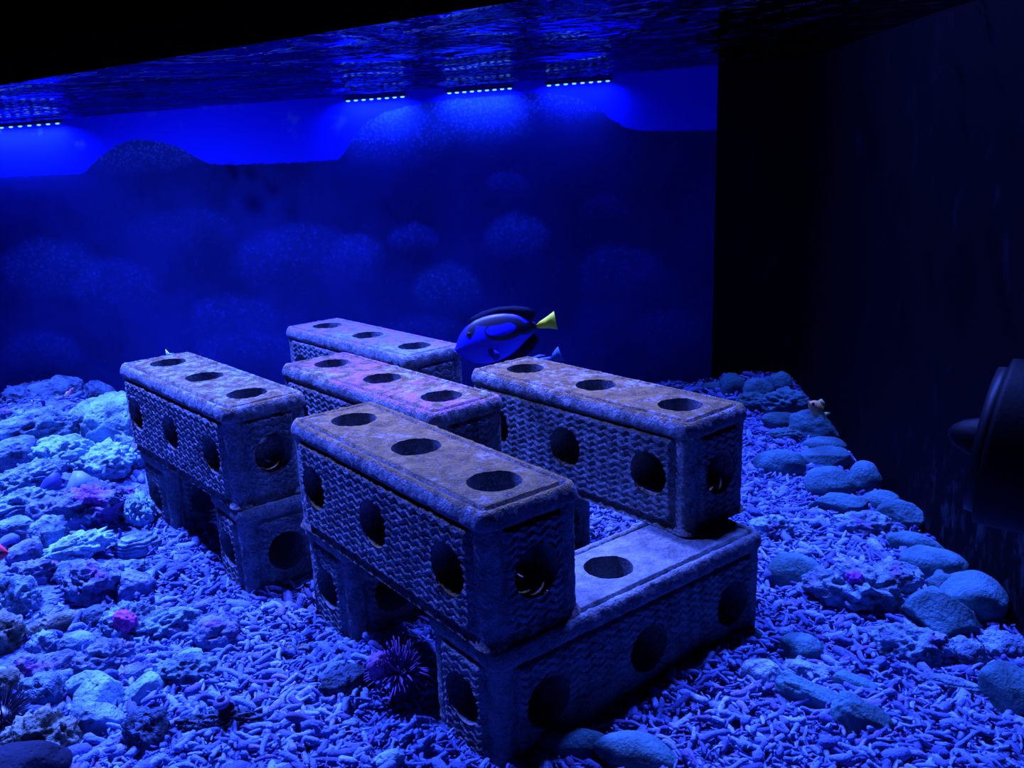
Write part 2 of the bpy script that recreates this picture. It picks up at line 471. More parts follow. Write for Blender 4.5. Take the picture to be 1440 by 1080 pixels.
def punch(Fq, P2, centers, r):
    """drop quads whose centre lies in a hole and pull the edge vertices onto the circle; P2 (n,2), edits P2"""
    keep = np.ones(len(Fq), bool); qc = P2[Fq].mean(1)
    for c in centers:
        ins = np.hypot(*(qc - c).T) < r
        if not ins.any(): continue
        e = np.intersect1d(np.unique(Fq[ins]), np.unique(Fq[~ins]))
        d = P2[e] - c; P2[e] = c + d / np.linalg.norm(d, axis=1)[:, None] * r
        keep &= ~ins
    return Fq[keep]
def block_meshes():
    hx, hy = BL / 2 - .0065, BW / 2 - .0065
    L = loop_path(hx, hy, .012, .0026); N = len(L)
    zt = BH - .026; rows = 74
    zs = np.linspace(zt, 0, rows)
    Zg = np.repeat(zs[:, None], N, 1)
    side = L[:, 4].astype(int); s = L[:, 5]; half = L[:, 6] / 2
    ph = (Zg + .0030 * np.sin(2 * math.pi * s / .0235)[None]) / .0108
    f = ph - np.floor(ph)
    prof = np.where(f < .78, .35 + .65 * f / .78, (1 - f) / .22)
    edge = np.clip((half - .013 - np.abs(s)) / .004, 0, 1) * (side >= 0)
    zf = np.clip((Zg - .012) / .004, 0, 1) * np.clip((zt - .0025 - Zg) / .0018, 0, 1)
    disp = (.0040 + prof * .0044) * edge[None] * zf
    pil = ((side < 0) | (np.abs(s) > half - .008)) * .0022
    disp = disp + pil[None] * np.ones_like(disp) + .006 * np.clip((.010 - Zg) / .010, 0, 1)
    X = L[None, :, 0] + L[None, :, 2] * disp; Y = L[None, :, 1] + L[None, :, 3] * disp
    V = np.stack([X, Y, Zg], -1).reshape(-1, 3)
    nz = perlin(V * 70) * .0008 + perlin(V * 190) * .0012
    V[:, 0] += np.tile(L[:, 2], rows) * nz; V[:, 1] += np.tile(L[:, 3], rows) * nz
    idx = np.arange(rows * N).reshape(rows, N)
    Fall = np.stack([idx[:-1], idx[1:], np.roll(idx, -1, 1)[1:], np.roll(idx, -1, 1)[:-1]], -1).reshape(-1, 4)
    fcol = np.tile(np.arange(N), rows - 1)
    parts, keepF = [], []
    tubes = []
    for k in range(4):
        sel = (side[fcol] == k)
        Fk = Fall[sel]
        ax = 1 if k in (0, 2) else 0
        P2 = V[:, [ax, 2]].copy()
        cs = [np.array((0., ZS))] if k in (0, 2) else [np.array((q, ZS)) for q in (-HP, 0., HP)]
        Fk = punch(Fk, P2, cs, RH)
        used = np.unique(Fk); V[used, ax] = P2[used, 0]; V[used, 2] = P2[used, 1]
        keepF.append(Fk)
        n = np.array([(1, 0, 0), (0, 1, 0), (-1, 0, 0), (0, -1, 0)][k], float)
        for c in cs:
            base = n * ((hx if k in (0, 2) else hy) + .0060)
            base[ax] = c[0]; base[2] = c[1]
            if k == 3: continue
            tubes.append(tube(base, -n, (0, 0, 1), RH, .044 if k in (0, 2) else 2 * hy + .012))
    keepF.append(Fall[side[fcol] == -1])
    bs = np.array([(-hx, -hy, .003), (hx, -hy, .003), (hx, hy, .003), (-hx, hy, .003)])
    Vb, Fb = merge([(V, np.concatenate(keepF))] + tubes + [(bs, np.array([(0, 1, 2, 3)]))])
    body = mesh_np('reef_block_body', Vb, Fb)
    # rim
    Lr = loop_path(BL / 2, BW / 2, .018, .003); N = len(Lr)
    prof = [(.0195, BH - .0110), (.0145, BH - .0110), (.0136, BH - .0060), (.0122, BH - .0024), (.0090, BH - .0008), (.0060, BH - .0012), (.0032, BH - .0045), (.0012, BH - .010), (.0, BH - .0165), (.0004, BH - .0205), (.0018, BH - .0238), (.0040, BH - .0258), (.0085, BH - .0264)]
    V = np.array([[(q[0] - q[2] * o, q[1] - q[3] * o, z) for q in Lr] for o, z in prof]).reshape(-1, 3)
    nn = np.tile(Lr[:, 2:4], (len(prof), 1)); nz = perlin(V * 60) * .0016 + perlin(V * 170) * .0018
    V[:, :2] += nn * nz[:, None]; V[:, 2] += np.abs(nz) * .6
    idx = np.arange(len(prof) * N).reshape(len(prof), N)
    Fr = np.stack([idx[:-1], idx[1:], np.roll(idx, -1, 1)[1:], np.roll(idx, -1, 1)[:-1]], -1).reshape(-1, 4)
    rim = mesh_np('reef_block_rim', V, Fr)
    # top panel
    a, b = BL / 2 - .0185, BW / 2 - .0185
    xs = np.concatenate([[-a], np.linspace(-a + .0012, a - .0012, 164), [a]]); ys = np.concatenate([[-b], np.linspace(-b + .0012, b - .0012, 42), [b]])
    G = np.stack(np.meshgrid(xs, ys, indexing='ij'), -1).reshape(-1, 2)
    idx = np.arange(len(G)).reshape(len(xs), len(ys))
    Fq = np.stack([idx[:-1, :-1], idx[1:, :-1], idx[1:, 1:], idx[:-1, 1:]], -1).reshape(-1, 4)
    cs = [np.array((q, 0.)) for q in (-HP, 0., HP)]
    Fq = punch(Fq, G, cs, RH)
    ed = np.minimum(a - np.abs(G[:, 0]), b - np.abs(G[:, 1]))
    Z = BH - .0005 - .0115 * np.clip(1 - ed / .0011, 0, 1)
    V = np.column_stack([G, Z]); V[:, 2] += perlin(V * 55) * .0010 + perlin(V * 150) * .0007
    Vp, Fp = merge([(V, Fq)] + [tube((c[0], 0, BH - .001), (0, 0, -1), (1, 0, 0), RH, .074) for c in cs])
    panel = mesh_np('reef_block_panel', Vp, Fp)
    return body, rim, panel
def concrete():
    t = NT('crusted_concrete'); p = t.pos()
    oi = t.n.new('ShaderNodeObjectInfo'); sep = t.n.new('ShaderNodeSeparateColor'); t.link(oi.outputs['Color'], sep.inputs[0])
    br, pu, wh = sep.outputs[0], sep.outputs[1], sep.outputs[2]
    g = t.n.new('ShaderNodeNewGeometry'); sn = t.n.new('ShaderNodeSeparateXYZ'); t.link(g.outputs['Normal'], sn.inputs[0])
    up = t.step(sn.outputs[2], .25, .8)                 # algae and crust settle on what faces up
    n1 = t.noise(p, 9, 5, .65, .5); n2 = t.noise(p, 38, 6, .7); n3 = t.noise(p, 150, 4, .7); n4 = t.noise(p, 6.5, 4, .6, .3)
    n5 = t.noise(p, 330, 3, .7)
    base = t.mix(t.step(n2, .35, .65), (.08, .09, .10), (.20, .22, .25))
    side = t.mix(t.math('MULTIPLY', t.step(n3, .52, .68), t.math('MULTIPLY', wh, 1.0)), base, (.34, .40, .50))
    brown = t.mix(t.step(n2, .3, .7), (.085, .044, .010), (.25, .135, .030))
    grey = t.mix(t.step(n2, .3, .7), (.09, .10, .10), (.23, .25, .27))
    topc = t.mix(t.step(t.math('ADD', n1, t.math('SUBTRACT', br, .5)), .44, .56), grey, brown)
    crust = t.math('MULTIPLY', t.step(t.math('ADD', n2, t.math('MULTIPLY', t.math('SUBTRACT', n3, .5), .7)), .50, .62), t.step(t.math('ADD', t.noise(p, 14, 4, .6), t.math('SUBTRACT', wh, .5)), .46, .62))
    topc = t.mix(t.math('MULTIPLY', crust, .95), topc, (.26, .29, .52))
    pur = t.math('MULTIPLY', t.step(t.math('ADD', n4, t.math('SUBTRACT', pu, .5)), .62, .72), t.step(n2, .42, .60))
    topc = t.mix(t.math('MULTIPLY', pur, .85), topc, (.40, .07, .34))
    c = t.mix(up, side, topc)
    c = t.mix(t.math('MULTIPLY', t.step(n5, .54, .66), t.math('SUBTRACT', .55, t.math('MULTIPLY', up, .33))), c, (.36, .40, .52))
    h = t.math('ADD', t.math('ADD', t.math('MULTIPLY', n2, .6), n3), t.math('MULTIPLY', n5, .5))
    t.principled(c, .88, t.bump(h, 1.0, .005), .2)
    return t.m
M_CONC = concrete()
B_BODY, B_RIM, B_PANEL = block_meshes()
S = .5
SEC = BH
blocks = [
    ('A', -.2663, 2.231, -.9088, SEC, (.92, .26, .42), 'upper concrete block with the brownest top, its end overhanging the bare lower block'),
    ('B', .2790, 2.786, -.8579, SEC, (.72, .22, .50), 'olive-brown topped upper concrete block with the yellow-tailed fish hovering at its far end'),
    ('C', -1.1367, 3.1219, -.8444, SEC, (.60, .46, .66), 'grey-brown topped upper concrete block beside the live rock pile'),
    ('D', -.627, 3.7682, -.8468, SEC, (.30, .67, .90), 'whitish purple crusted upper concrete block in front of the mural, farthest along the stack'),
    ('E', -.4600, 2.990, -.8572, SEC, (.66, .70, .62), 'upper concrete block with a bright purple patch, wedged in the middle between the other four'),
    ('G', .2428, 2.1575, .6549, 0, (.0, .05, .28), 'dark lower concrete block with bare grey top and one open hole between two upper blocks'),
    ('H', -.2007, 2.7438, .6541, 0, (.0, .05, .3), 'lower concrete block in shadow under the brown-topped block, behind the anemone'),
    ('I', -.5998, 3.0533, .6385, 0, (.0, .05, .4), 'lower concrete block under the end of the grey-brown block, facing the coral rubble'),
    ('J', -1.0619, 3.5823, .7007, 0, (.0, .05, .4), 'lower concrete block beside the live rock pile, at the far end under the grey-brown block'),
]
for nm, x, y, th, z, colr, lab in blocks:
    r = empty('reef_block', (x * S, y * S, z), (0, 0, th))
    tag(r, lab, 'block', 'hollow concrete reef blocks')
    for part, me in (('block_body', B_BODY), ('block_rim', B_RIM), ('top_panel', B_PANEL)):
        o = obj(part, me, M_CONC, r); o.color = (*colr, 1)

# ------------------------------------------------------------------ rocks and stones
def ico(sub):
    bm = bmesh.new(); bmesh.ops.create_icosphere(bm, subdivisions=sub, radius=1)
    V = np.array([v.co[:] for v in bm.verts]); Fc = np.array([[v.index for v in f.verts] for f in bm.faces]); bm.free()
    return V, Fc
ICO = {k: ico(k) for k in (3, 4, 5)}
def rock_mesh(kind, semi, seed):
    r_ = np.random.default_rng(seed)
    big = max(semi)
    V, Fc = ICO[4 if (kind == 'cobble' and big < .05) else 5 if big > .035 and kind != 'cobble' else 4]
    off = r_.uniform(0, 200, 3)
    D = V.copy()
    n = lambda k: perlin(D * k + off)
    if kind == 'cobble':
        r = 1 + .16 * n(1.1) + .05 * n(2.6) + .012 * n(9)
    elif kind == 'angular':
        r = np.full(len(V), 1.25)
        for _ in range(11):
            d = r_.normal(size=3); d /= np.linalg.norm(d)
            c = D @ d; h = r_.uniform(.72, 1.0)
            with np.errstate(divide='ignore', invalid='ignore'):
                r = np.where(c > .15, np.minimum(r, h / np.maximum(c, .15)), r)
        r = r * (1 + .05 * n(3) + .02 * n(9))
    elif kind == 'slab':
        D = np.sign(V) * np.abs(V) ** np.array((.75, .75, .55))
        D = D / 1.02
        r = 1 + .16 * n(1.6) + .06 * n(4) + .03 * n(11)
    elif kind == 'porous':
        r = 1 + .22 * n(1.3) + .10 * n(3.5) - .22 * np.clip(n(4.2) - .28, 0, 1) * 2 - .10 * np.clip(n(9) - .25, 0, 1) * 2
    elif kind == 'knob':
        r = 1 + .25 * n(1.4) + .42 * np.abs(n(3.4)) - .12 + .12 * np.abs(n(8)) + .03 * n(18)
    elif kind == 'ridged':
        r = 1 + .12 * n(1.2) + .05 * np.sin(V[:, 2] * 26 + 3 * n(1.5)) + .02 * n(9)
    else:   # live rock
        r = 1 + .30 * n(1.5) + .22 * (.5 - np.abs(n(2.8)) * 2) + .14 * n(6) + .07 * n(13) - .25 * np.clip(n(3.1) - .35, 0, 1)
    P = D * r[:, None] * np.array(semi)
    return mesh_np('rock', P, Fc)
MATS = dict(c=M_COBBLE, l=M_LIVE, p=M_PURP, w=M_PALE, b=M_BROWN, d=M_DARK, k=rock_mat('black_stone', (.02, .02, .04), (.03, .03, .06), None, 0, 14, .001, 170))
_seed = [100]
FOOT = []
def rock_spec(u, v, wpx, hpx, kind, mat, label, group, tilt, yaw, lift, dscale=.85):
    p = on_ground(u, v); d = depth_of(p)
    hm = hpx * d / FPX * .5
    k = .72 if group == 'stones along the black wall' else .52
    for _ in range(4):
        p = on_ground(u, v, hm * k + lift); d = depth_of(p)
        wm = wpx * d / FPX * .5; hm = hpx * d / FPX * .5
    wm *= 1.07; hm *= 1.07
    semi = (wm, max(min(wm, hm * 1.2) * dscale, hm * .8), hm)
    return dict(p=Vector(p), h=p.z - gz(p.x, p.y), semi=semi, az=math.atan2(-p.x, p.y) + yaw, tilt=tilt, kind=kind, mat=mat, label=label, group=group, p0=Vector(p))
def reach(r, d):
    c, s_ = math.cos(r['az']), math.sin(r['az']); a, b, h = r['semi']
    x_, y_ = d.x * c + d.y * s_, -d.x * s_ + d.y * c
    return 1 / math.sqrt((x_ / a) ** 2 + (y_ / b) ** 2 + (d.z / h) ** 2)
def relax(R):
    """shift rocks sideways until they touch instead of sharing space; keep them off the blocks and walls"""
    for it in range(60):
        for i, A in enumerate(R):
            for B in R[i + 1:]:
                d = B['p'] - A['p']; L = d.length
                if L > .3: continue
                d = d / max(L, 1e-5)
                pen = .90 * (reach(A, d) + reach(B, d)) - L
                if pen <= 0: continue
                f = Vector((d.x, d.y, 0))
                if f.length < .2: f = Vector((1, 0, 0))
                f.normalize(); va = A['semi'][0] * A['semi'][1]; vb = B['semi'][0] * B['semi'][1]; k = vb / (va + vb)
                A['p'] -= f * pen * k * .5; B['p'] += f * pen * (1 - k) * .5
        for A in R:
            for nm, bx, by, th, z, *_ in blocks:
                if z > 0: continue
                c, s_ = math.cos(th), math.sin(th); dx, dy = A['p'].x - bx * S, A['p'].y - by * S
                lx, ly = dx * c + dy * s_, -dx * s_ + dy * c
                ax_, ay_ = Vector((c, s_, 0)), Vector((-s_, c, 0))
                ox = BL / 2 + .95 * reach(A, ax_) - abs(lx); oy = BW / 2 + .95 * reach(A, ay_) - abs(ly)
                if ox > 0 and oy > 0:
                    if ox < oy: A['p'] += ax_ * math.copysign(ox, lx)
                    else: A['p'] += ay_ * math.copysign(oy, ly)
            for pt, nn in ((CORNER2, RN), (CORNER, BACK_N), (CORNER, _cn)):
                if nn is BACK_N and A['p'].x > CORNER.x: continue
                if nn is _cn and A['p'].x < CORNER.x: continue
                e = 1.0 * reach(A, nn) - (A['p'] - pt).dot(nn)
                if 0 < e < .2: A['p'] += nn * e
            A['p'].z = gz(A['p'].x, A['p'].y) + A['h']
def build_rock(r):
    _seed[0] += 1
    me = rock_mesh(r['kind'], r['semi'], _seed[0])
    nm, cat = ('stone', 'stone') if r['group'] == 'stones along the black wall' else ('rock', 'rock')
    FOOT.append((r['p'].x, r['p'].y, r['semi'][0], r['semi'][1], r['az']))
    o = obj(nm, me, MATS[r['mat']], None, r['p'], (0, -r['tilt'], r['az']))
    tag(o, r['label'], cat, r['group'])
    return o
G1 = 'live rocks of the left pile'; G2 = 'stones along the black wall'; G3 = 'loose rocks on the rubble'
ROCKS = [
 # --- left pile
 (40, 566, 62, 44, 'live', 'l', 'blunt rock at the outer shoulder of the live rock pile crest', G1, 0, 0, 0),
 (84, 562, 80, 62, 'porous', 'l', 'highest rounded boulder at the crest of the live rock pile', G1, 0, 0, 0),
 (128, 560, 44, 40, 'angular', 'l', 'pointed rock at the crest of the pile, facing the grey-brown block', G1, 0, 0, 0),
 (136, 600, 92, 96, 'porous', 'w', 'bright pale porous slab leaning on the pile next to the grey-brown block', G1, -.5, 0, .0),
 (62, 606, 110, 52, 'live', 'l', 'wide rough rock just below the pile crest', G1, .1, 0, 0),
 (14, 602, 56, 44, 'live', 'l', 'rough rock at the outer edge of the upper pile', G1, 0, 0, 0),
 (16, 640, 70, 40, 'slab', 'l', 'flat ledge rock with a dark gap beneath it', G1, .15, 0, 0),
 (92, 640, 78, 46, 'knob', 'w', 'pale knobby branching coral skeleton below the porous slab', G1, 0, 0, 0),
 (140, 652, 70, 50, 'knob', 'w', 'pale knobby coral skeleton touching the foot of the porous slab', G1, 0, 0, 0),
 (182, 640, 40, 50, 'knob', 'l', 'small knobby coral lump squeezed against the grey-brown block', G1, 0, 0, 0),
 (36, 676, 90, 40, 'live', 'l', 'long crusty rock above the dark hollow of the pile', G1, .2, 0, 0),
 (30, 712, 80, 38, 'live', 'l', 'jagged rock below the dark hollow of the pile', G1, .2, 0, 0),
 (122, 712, 84, 62, 'live', 'p', 'purple crusted boulder beside the dark cave of the pile', G1, 0, 0, 0),
 (78, 718, 40, 36, 'live', 'p', 'small purple rock leaning on the purple crusted boulder', G1, 0, 0, 0),
 (196, 720, 36, 50, 'knob', 'w', 'small pale coral lump between the cave and the lower block', G1, 0, 0, 0),
 (184, 694, 22, 14, 'live', 'p', 'tiny pink-purple rock above the cave', G1, 0, 0, 0),
 (18, 748, 50, 36, 'slab', 'l', 'smooth-topped ledge at the outer edge of the mid pile', G1, 0, 0, 0),
 (66, 752, 50, 40, 'live', 'l', 'rock with a hollow side in the middle of the pile', G1, .4, 0, 0),
 (104, 772, 90, 34, 'knob', 'w', 'pale crusted ridge under the purple boulder', G1, .2, 0, 0),
 (194, 768, 56, 36, 'ridged', 'l', 'oval ridged stone below the cave by the lower block', G1, 0, 0, 0),
 (36, 778, 44, 30, 'slab', 'p', 'purple flake rock by the red fish', G1, .3, 0, 0),
 (52, 806, 62, 36, 'live', 'p', 'squat purple rock above the grey-brown finger rock', G1, 0, 0, 0),
 (92, 806, 44, 34, 'porous', 'l', 'small porous rock in a dark pocket of the pile', G1, 0, 0, 0),
 (130, 822, 70, 62, 'live', 'p', 'tall purple-flecked boulder at the foot of the pile', G1, -.2, 0, 0),
 (22, 842, 62, 52, 'live', 'l', 'big crusty rock at the outer foot of the pile', G1, 0, 0, 0),
 (178, 806, 56, 30, 'live', 'l', 'low crusty rock between boulder and rubble slope', G1, 0, 0, 0),
 (190, 826, 50, 40, 'slab', 'p', 'smooth violet slab on the rubble above the pink coral', G1, -.4, 0, 0),
 (70, 880, 76, 28, 'cobble', 'b', 'grey-brown finger-shaped rock lying at the foot of the pile', G1, .1, 0, 0),
 (10, 892, 48, 56, 'live', 'b', 'rough brown rock at the outer edge by the finger rock', G1, 0, 0, 0),
 (108, 905, 46, 32, 'cobble', 'l', 'small smooth rounded stone below the finger rock', G1, 0, 0, 0),
 (60, 908, 36, 36, 'live', 'l', 'small upright rock below the finger rock', G1, 0, 0, 0),
 (140, 866, 44, 30, 'cobble', 'd', 'dark rounded stone beside the pink coral rock', G1, 0, 0, 0),
 (184, 878, 62, 54, 'live', 'l', 'rock carrying a bright pink coral patch', G1, 0, 0, 0),
 (36, 940, 48, 36, 'live', 'p', 'round purple rock beside the speckled brown one', G1, 0, 0, 0),
 (84, 940, 52, 42, 'live', 'p', 'round knobbly rock above the pale forked slab', G1, 0, 0, 0),
 (146, 930, 70, 46, 'live', 'p', 'craggy purple rock behind the pale forked slab', G1, 0, 0, 0),
 (190, 948, 44, 28, 'live', 'p', 'low purple rock beside the pale tilted slab', G1, 0, 0, 0),
 (8, 962, 44, 44, 'porous', 'b', 'pitted brown rock above the sea urchin', G1, 0, 0, 0),
 (62, 972, 54, 46, 'live', 'l', 'rough rock above the arched pale rim', G1, 0, 0, 0),
 # --- loose on the rubble, left
 (140, 985, 64, 62, 'angular', 'w', 'pale forked slab standing on the rubble', G3, 0, 0, 0),
 (116, 962, 40, 28, 'slab', 'w', 'pale flat branch of the forked slab', G3, .3, 0, 0),
 (200, 972, 58, 32, 'slab', 'w', 'pale flat slab tilted beside the forked slab', G3, .55, 0, 0),
 (258, 948, 70, 46, 'live', 'l', 'low shaggy rock on the rubble below the ring-shaped rock', G3, -.3, 0, 0),
 (268, 922, 34, 18, 'cobble', 'w', 'small pale pebble on top of the shaggy rock', G3, 0, 0, .012),
 (232, 880, 80, 44, 'live', 'l', 'broad low rock mound between pink coral and ring-shaped rock', G3, 0, 0, 0),
 (306, 892, 62, 52, 'porous', 'p', 'ring-shaped hollow rock on the rubble', G3, 0, 0, 0),
 (206, 1030, 56, 64, 'live', 'd', 'dark pebbly upright rock on the rubble by the tilted slab', G3, 0, 0, 0),
 (66, 1042, 92, 84, 'live', 'b', 'large brown granular boulder in front of the arched pale rim', G3, 0, 0, 0),
 (120, 1022, 66, 44, 'slab', 'l', 'arched pale-rimmed rock behind the brown granular boulder', G3, -.5, 0, 0),
 (28, 1078, 120, 60, 'cobble', 'k', 'smooth black stone in front of the brown granular boulder', G3, -.2, 0, .03),
 (488, 962, 66, 42, 'knob', 'd', 'dark craggy rock in front of the shadowed lower block', G3, 0, 0, 0),
 (468, 946, 44, 22, 'slab', 'l', 'flat crust behind the dark craggy rock', G3, .3, 0, 0),
 (416, 914, 40, 12, 'slab', 'b', 'thin brown shell flake near the lower block foot', G3, 0, 0, 0),
 (545, 1070, 46, 26, 'cobble', 'w', 'pale lumpy pebble on the rubble in front of the anemone', G3, .3, 0, 0),
 (806, 1048, 94, 46, 'cobble', 'c', 'flat oval cobble against the foot of the bare lower block', G3, 0, 0, 0),
 (896, 1062, 108, 58, 'cobble', 'c', 'larger ribbed oval cobble beside the flat oval cobble', G3, -.15, 0, 0),
 (492, 1018, 24, 14, 'cobble', 'w', 'tiny pale pebble in the open rubble', G3, 0, 0, 0),
 # --- right side
 (1030, 543, 34, 34, 'cobble', 'c', 'round stone in the corner below the mural edge', G2, 0, 0, 0),
 (1004, 545, 34, 16, 'cobble', 'c', 'flat stone just behind the olive-brown block end', G2, 0, 0, 0),
 (1066, 548, 40, 34, 'cobble', 'c', 'squat stone between the two round corner stones', G2, 0, 0, 0),
 (1096, 540, 32, 32, 'cobble', 'c', 'round stone against the black wall at the corner', G2, 0, 0, 0),
 (1060, 566, 44, 26, 'live', 'c', 'low rough stone in front of the corner group', G2, 0, 0, 0),
 (1104, 566, 62, 36, 'live', 'c', 'broad rough stone behind the orange fish', G2, 0, 0, 0),
 (1146, 598, 62, 38, 'angular', 'c', 'wedge-shaped stone under the orange fish', G2, -.25, 0, 0),
 (1098, 592, 50, 26, 'cobble', 'c', 'low stone beside the wedge-shaped stone', G2, 0, 0, 0),
 (1106, 613, 40, 18, 'live', 'c', 'small rough stone in front of the wedge-shaped stone', G2, 0, 0, 0),
 (1096, 652, 68, 38, 'cobble', 'c', 'flat bright blue stone beside the olive-brown block end', G2, 0, 0, 0),
 (1160, 626, 54, 22, 'cobble', 'c', 'thin flat stone on the line by the black wall', G2, 0, 0, 0),
 (1164, 646, 72, 30, 'angular', 'c', 'cracked long stone under the thin flat one', G2, .2, 0, 0),
 (1166, 680, 66, 48, 'cobble', 'c', 'large smooth round stone propped on a low triangular one', G2, 0, 0, 0),
 (1216, 676, 42, 50, 'cobble', 'c', 'upright oval stone touching the large smooth round stone', G2, 0, 0, 0),
 (1182, 712, 74, 28, 'angular', 'c', 'low triangular stone in front of the large round one', G2, 0, 0, 0),
 (1240, 706, 50, 30, 'cobble', 'c', 'small oval stone with a coral stick lying on it', G2, 0, 0, 0),
 (1272, 728, 50, 36, 'angular', 'c', 'blocky stone against the black wall', G2, 0, 0, 0),
 (1286, 765, 70, 32, 'cobble', 'c', 'elongated oval stone below the blocky one', G2, -.1, 0, 0),
 (1318, 796, 86, 46, 'cobble', 'c', 'domed stone behind the overhanging crust', G2, 0, 0, 0),
 (1322, 824, 34, 40, 'porous', 'c', 'pitted stump in front of the domed stone', G2, 0, 0, 0),
 (1358, 812, 46, 30, 'cobble', 'c', 'small stone between domed stone and big round boulder', G2, 0, 0, 0),
 (1388, 842, 82, 66, 'cobble', 'c', 'big round boulder against the black wall', G2, -.2, 0, 0),
 (1326, 868, 84, 64, 'angular', 'c', 'steep tent-shaped boulder in front of the big round boulder', G2, 0, 0, 0),
 (1118, 806, 72, 54, 'cobble', 'c', 'round pale blue stone in the rubble beside the lower block', G3, 0, 0, 0),
 (1200, 832, 112, 72, 'live', 'l', 'large craggy live rock with a dark overhang', G3, 0, 0, 0),
 (1262, 812, 60, 44, 'porous', 'l', 'overhanging crust joined to the craggy rock side', G3, 0, 0, .015),
 (1085, 744, 54, 34, 'live', 'l', 'brownish rough rock by the olive-brown block foot', G3, 0, 0, 0),
 (1052, 764, 40, 22, 'live', 'l', 'flat rough rock tucked under the olive-brown block', G3, 0, 0, 0),
 (1216, 742, 80, 36, 'live', 'l', 'low crusty rock ridge above the craggy live rock', G3, 0, 0, 0),
 (1126, 912, 56, 42, 'cobble', 'c', 'dull rounded stone near the lower block corner', G3, 0, 0, 0),
 (1286, 914, 92, 58, 'live', 'l', 'round pitted live rock below the tent-shaped boulder', G3, 0, 0, 0),
 (1360, 922, 54, 44, 'knob', 'l', 'bright knobby rock beside the round pitted rock', G3, 0, 0, 0),
 (1412, 912, 56, 44, 'knob', 'l', 'knobby rock against the black wall foot', G3, 0, 0, 0),
 (1072, 948, 56, 40, 'cobble', 'l', 'smooth low stone at the end of the long slab', G3, 0, 0, 0),
 (1140, 946, 72, 24, 'slab', 'l', 'narrow slab lying above the long blue slab', G3, -.15, 0, 0),
 (1206, 966, 66, 26, 'slab', 'c', 'short flat slab beside the long blue slab', G3, -.3, 0, 0),
 (1150, 984, 110, 34, 'slab', 'c', 'long blue slab lying slanted across the rubble', G3, -.36, 0, 0),
 (1212, 1012, 80, 44, 'slab', 'c', 'broad end piece continuing the long blue slab', G3, -.5, 0, 0),
 (1337, 965, 84, 26, 'ridged', 'l', 'grooved elongated stone below the round pitted rock', G3, 0, 0, 0),
 (1422, 975, 70, 70, 'angular', 'c', 'tall grey-blue boulder beside the grooved stone', G3, 0, 0, 0),
 (1040, 888, 34, 26, 'cobble', 'd', 'dark stone touching the lower block corner', G3, 0, 0, 0),
 (825, 514, 36, 12, 'slab', 'w', 'pale flat rock edge showing behind the olive-brown block', G3, 0, 0, .28),
]
ROCKS.pop()
SPECS = [rock_spec(*r) for r in ROCKS]
relax(SPECS)
BUILT = {r['label']: build_rock(r) for r in SPECS}

# bright pink coral patch growing on its rock
def blob(name, loc, semi, kind, mat, seed, rot=(0, 0, 0)):
    return obj(name, rock_mesh(kind, semi, seed), mat, None, loc, rot)
M_PINK = plain('pink_coral', (.75, .07, .40), .7, .3, (140, .25, .003))
bpy.context.view_layer.update()
def on_rock(label, f=(0, -.6, .6)):
    """the point of a rock's surface that faces the viewing window"""
    o = BUILT[label]; iv = o.matrix_world.inverted(); ctr = o.matrix_world.translation
    d = (Vector((0, 0, CZ)) - ctr).normalized(); d = (d + Vector((f[0], 0, f[2]))).normalized()
    st = ctr + d * .5
    hit, loc, nrm, _ = o.ray_cast(iv @ st, iv.to_3x3() @ -d)
    return (o.matrix_world @ loc, d) if hit else (ctr, d)
p, d = on_rock('rock carrying a bright pink coral patch', (0, 0, .2))
tag(blob('coral_patch', p - d * .001, (.018, .012, .016), 'knob', M_PINK, 900), 'bright pink coral patch on a rock at the pile foot', 'coral')
p, d = on_rock('large craggy live rock with a dark overhang', (0, 0, .9))
tag(blob('coral_patch', p, (.012, .010, .010), 'knob', plain('violet_coral', (.50, .08, .75), .7, .3, (140, .4, .003)), 901), 'small violet coral spot on the craggy live rock', 'coral')

# ------------------------------------------------------------------ broken coral rubble
def stick(rings, sides, length, rad, bend, seed, knob=.25):
    r_ = np.random.default_rng(seed); V = []
    b1, b2 = r_.uniform(-bend, bend, 2)
    for i in range(rings):
        f = .5 - .5 * math.cos(math.pi * i / (rings - 1)); x = (f - .5) * length
        cy = b1 * length * (f * (1 - f) * 4 - .5); cz = b2 * length * .5 * math.sin(f * 5)
        e = .62 + .38 * math.sqrt(max(0.0, 1 - (2 * f - 1) ** 8))
        rr = rad * e * (1 + r_.uniform(-knob, knob)) * (1.1 - .25 * f)
        for k in range(sides):
            a = 2 * math.pi * k / sides; q = rr * (1 + r_.uniform(-.12, .12))
            V.append((x, cy + q * math.cos(a), cz + q * math.sin(a)))
    Fc = []
    for i in range(rings - 1):
        for k in range(sides):
            j = (k + 1) % sides
            a, b, c, d = i * sides + k, i * sides + j, (i + 1) * sides + j, (i + 1) * sides + k
            Fc += [(a, d, c), (a, c, b)]
    V.append((-length * .52, b1 * length * -.5, 0)); V.append((length * .52, b1 * length * -.5, b2 * length * .5 * math.sin(5)))
    n = rings * sides
    for k in range(sides):
        j = (k + 1) % sides
        Fc += [(n, k, j), (n + 1, (rings - 1) * sides + j, (rings - 1) * sides + k)]
    return np.array(V), np.array(Fc)
def inside_block(x, y, marg):
    bad = np.zeros(len(x), bool)
    for nm, bx, by, th, z, *_ in blocks:
        if z > 0: continue
        dx, dy = x - bx * S, y - by * S; c, s_ = math.cos(th), math.sin(th)
        lx, ly = dx * c + dy * s_, -dx * s_ + dy * c
        bad |= (np.abs(lx) < BL / 2 + marg) & (np.abs(ly) < BW / 2 + marg)
    return bad
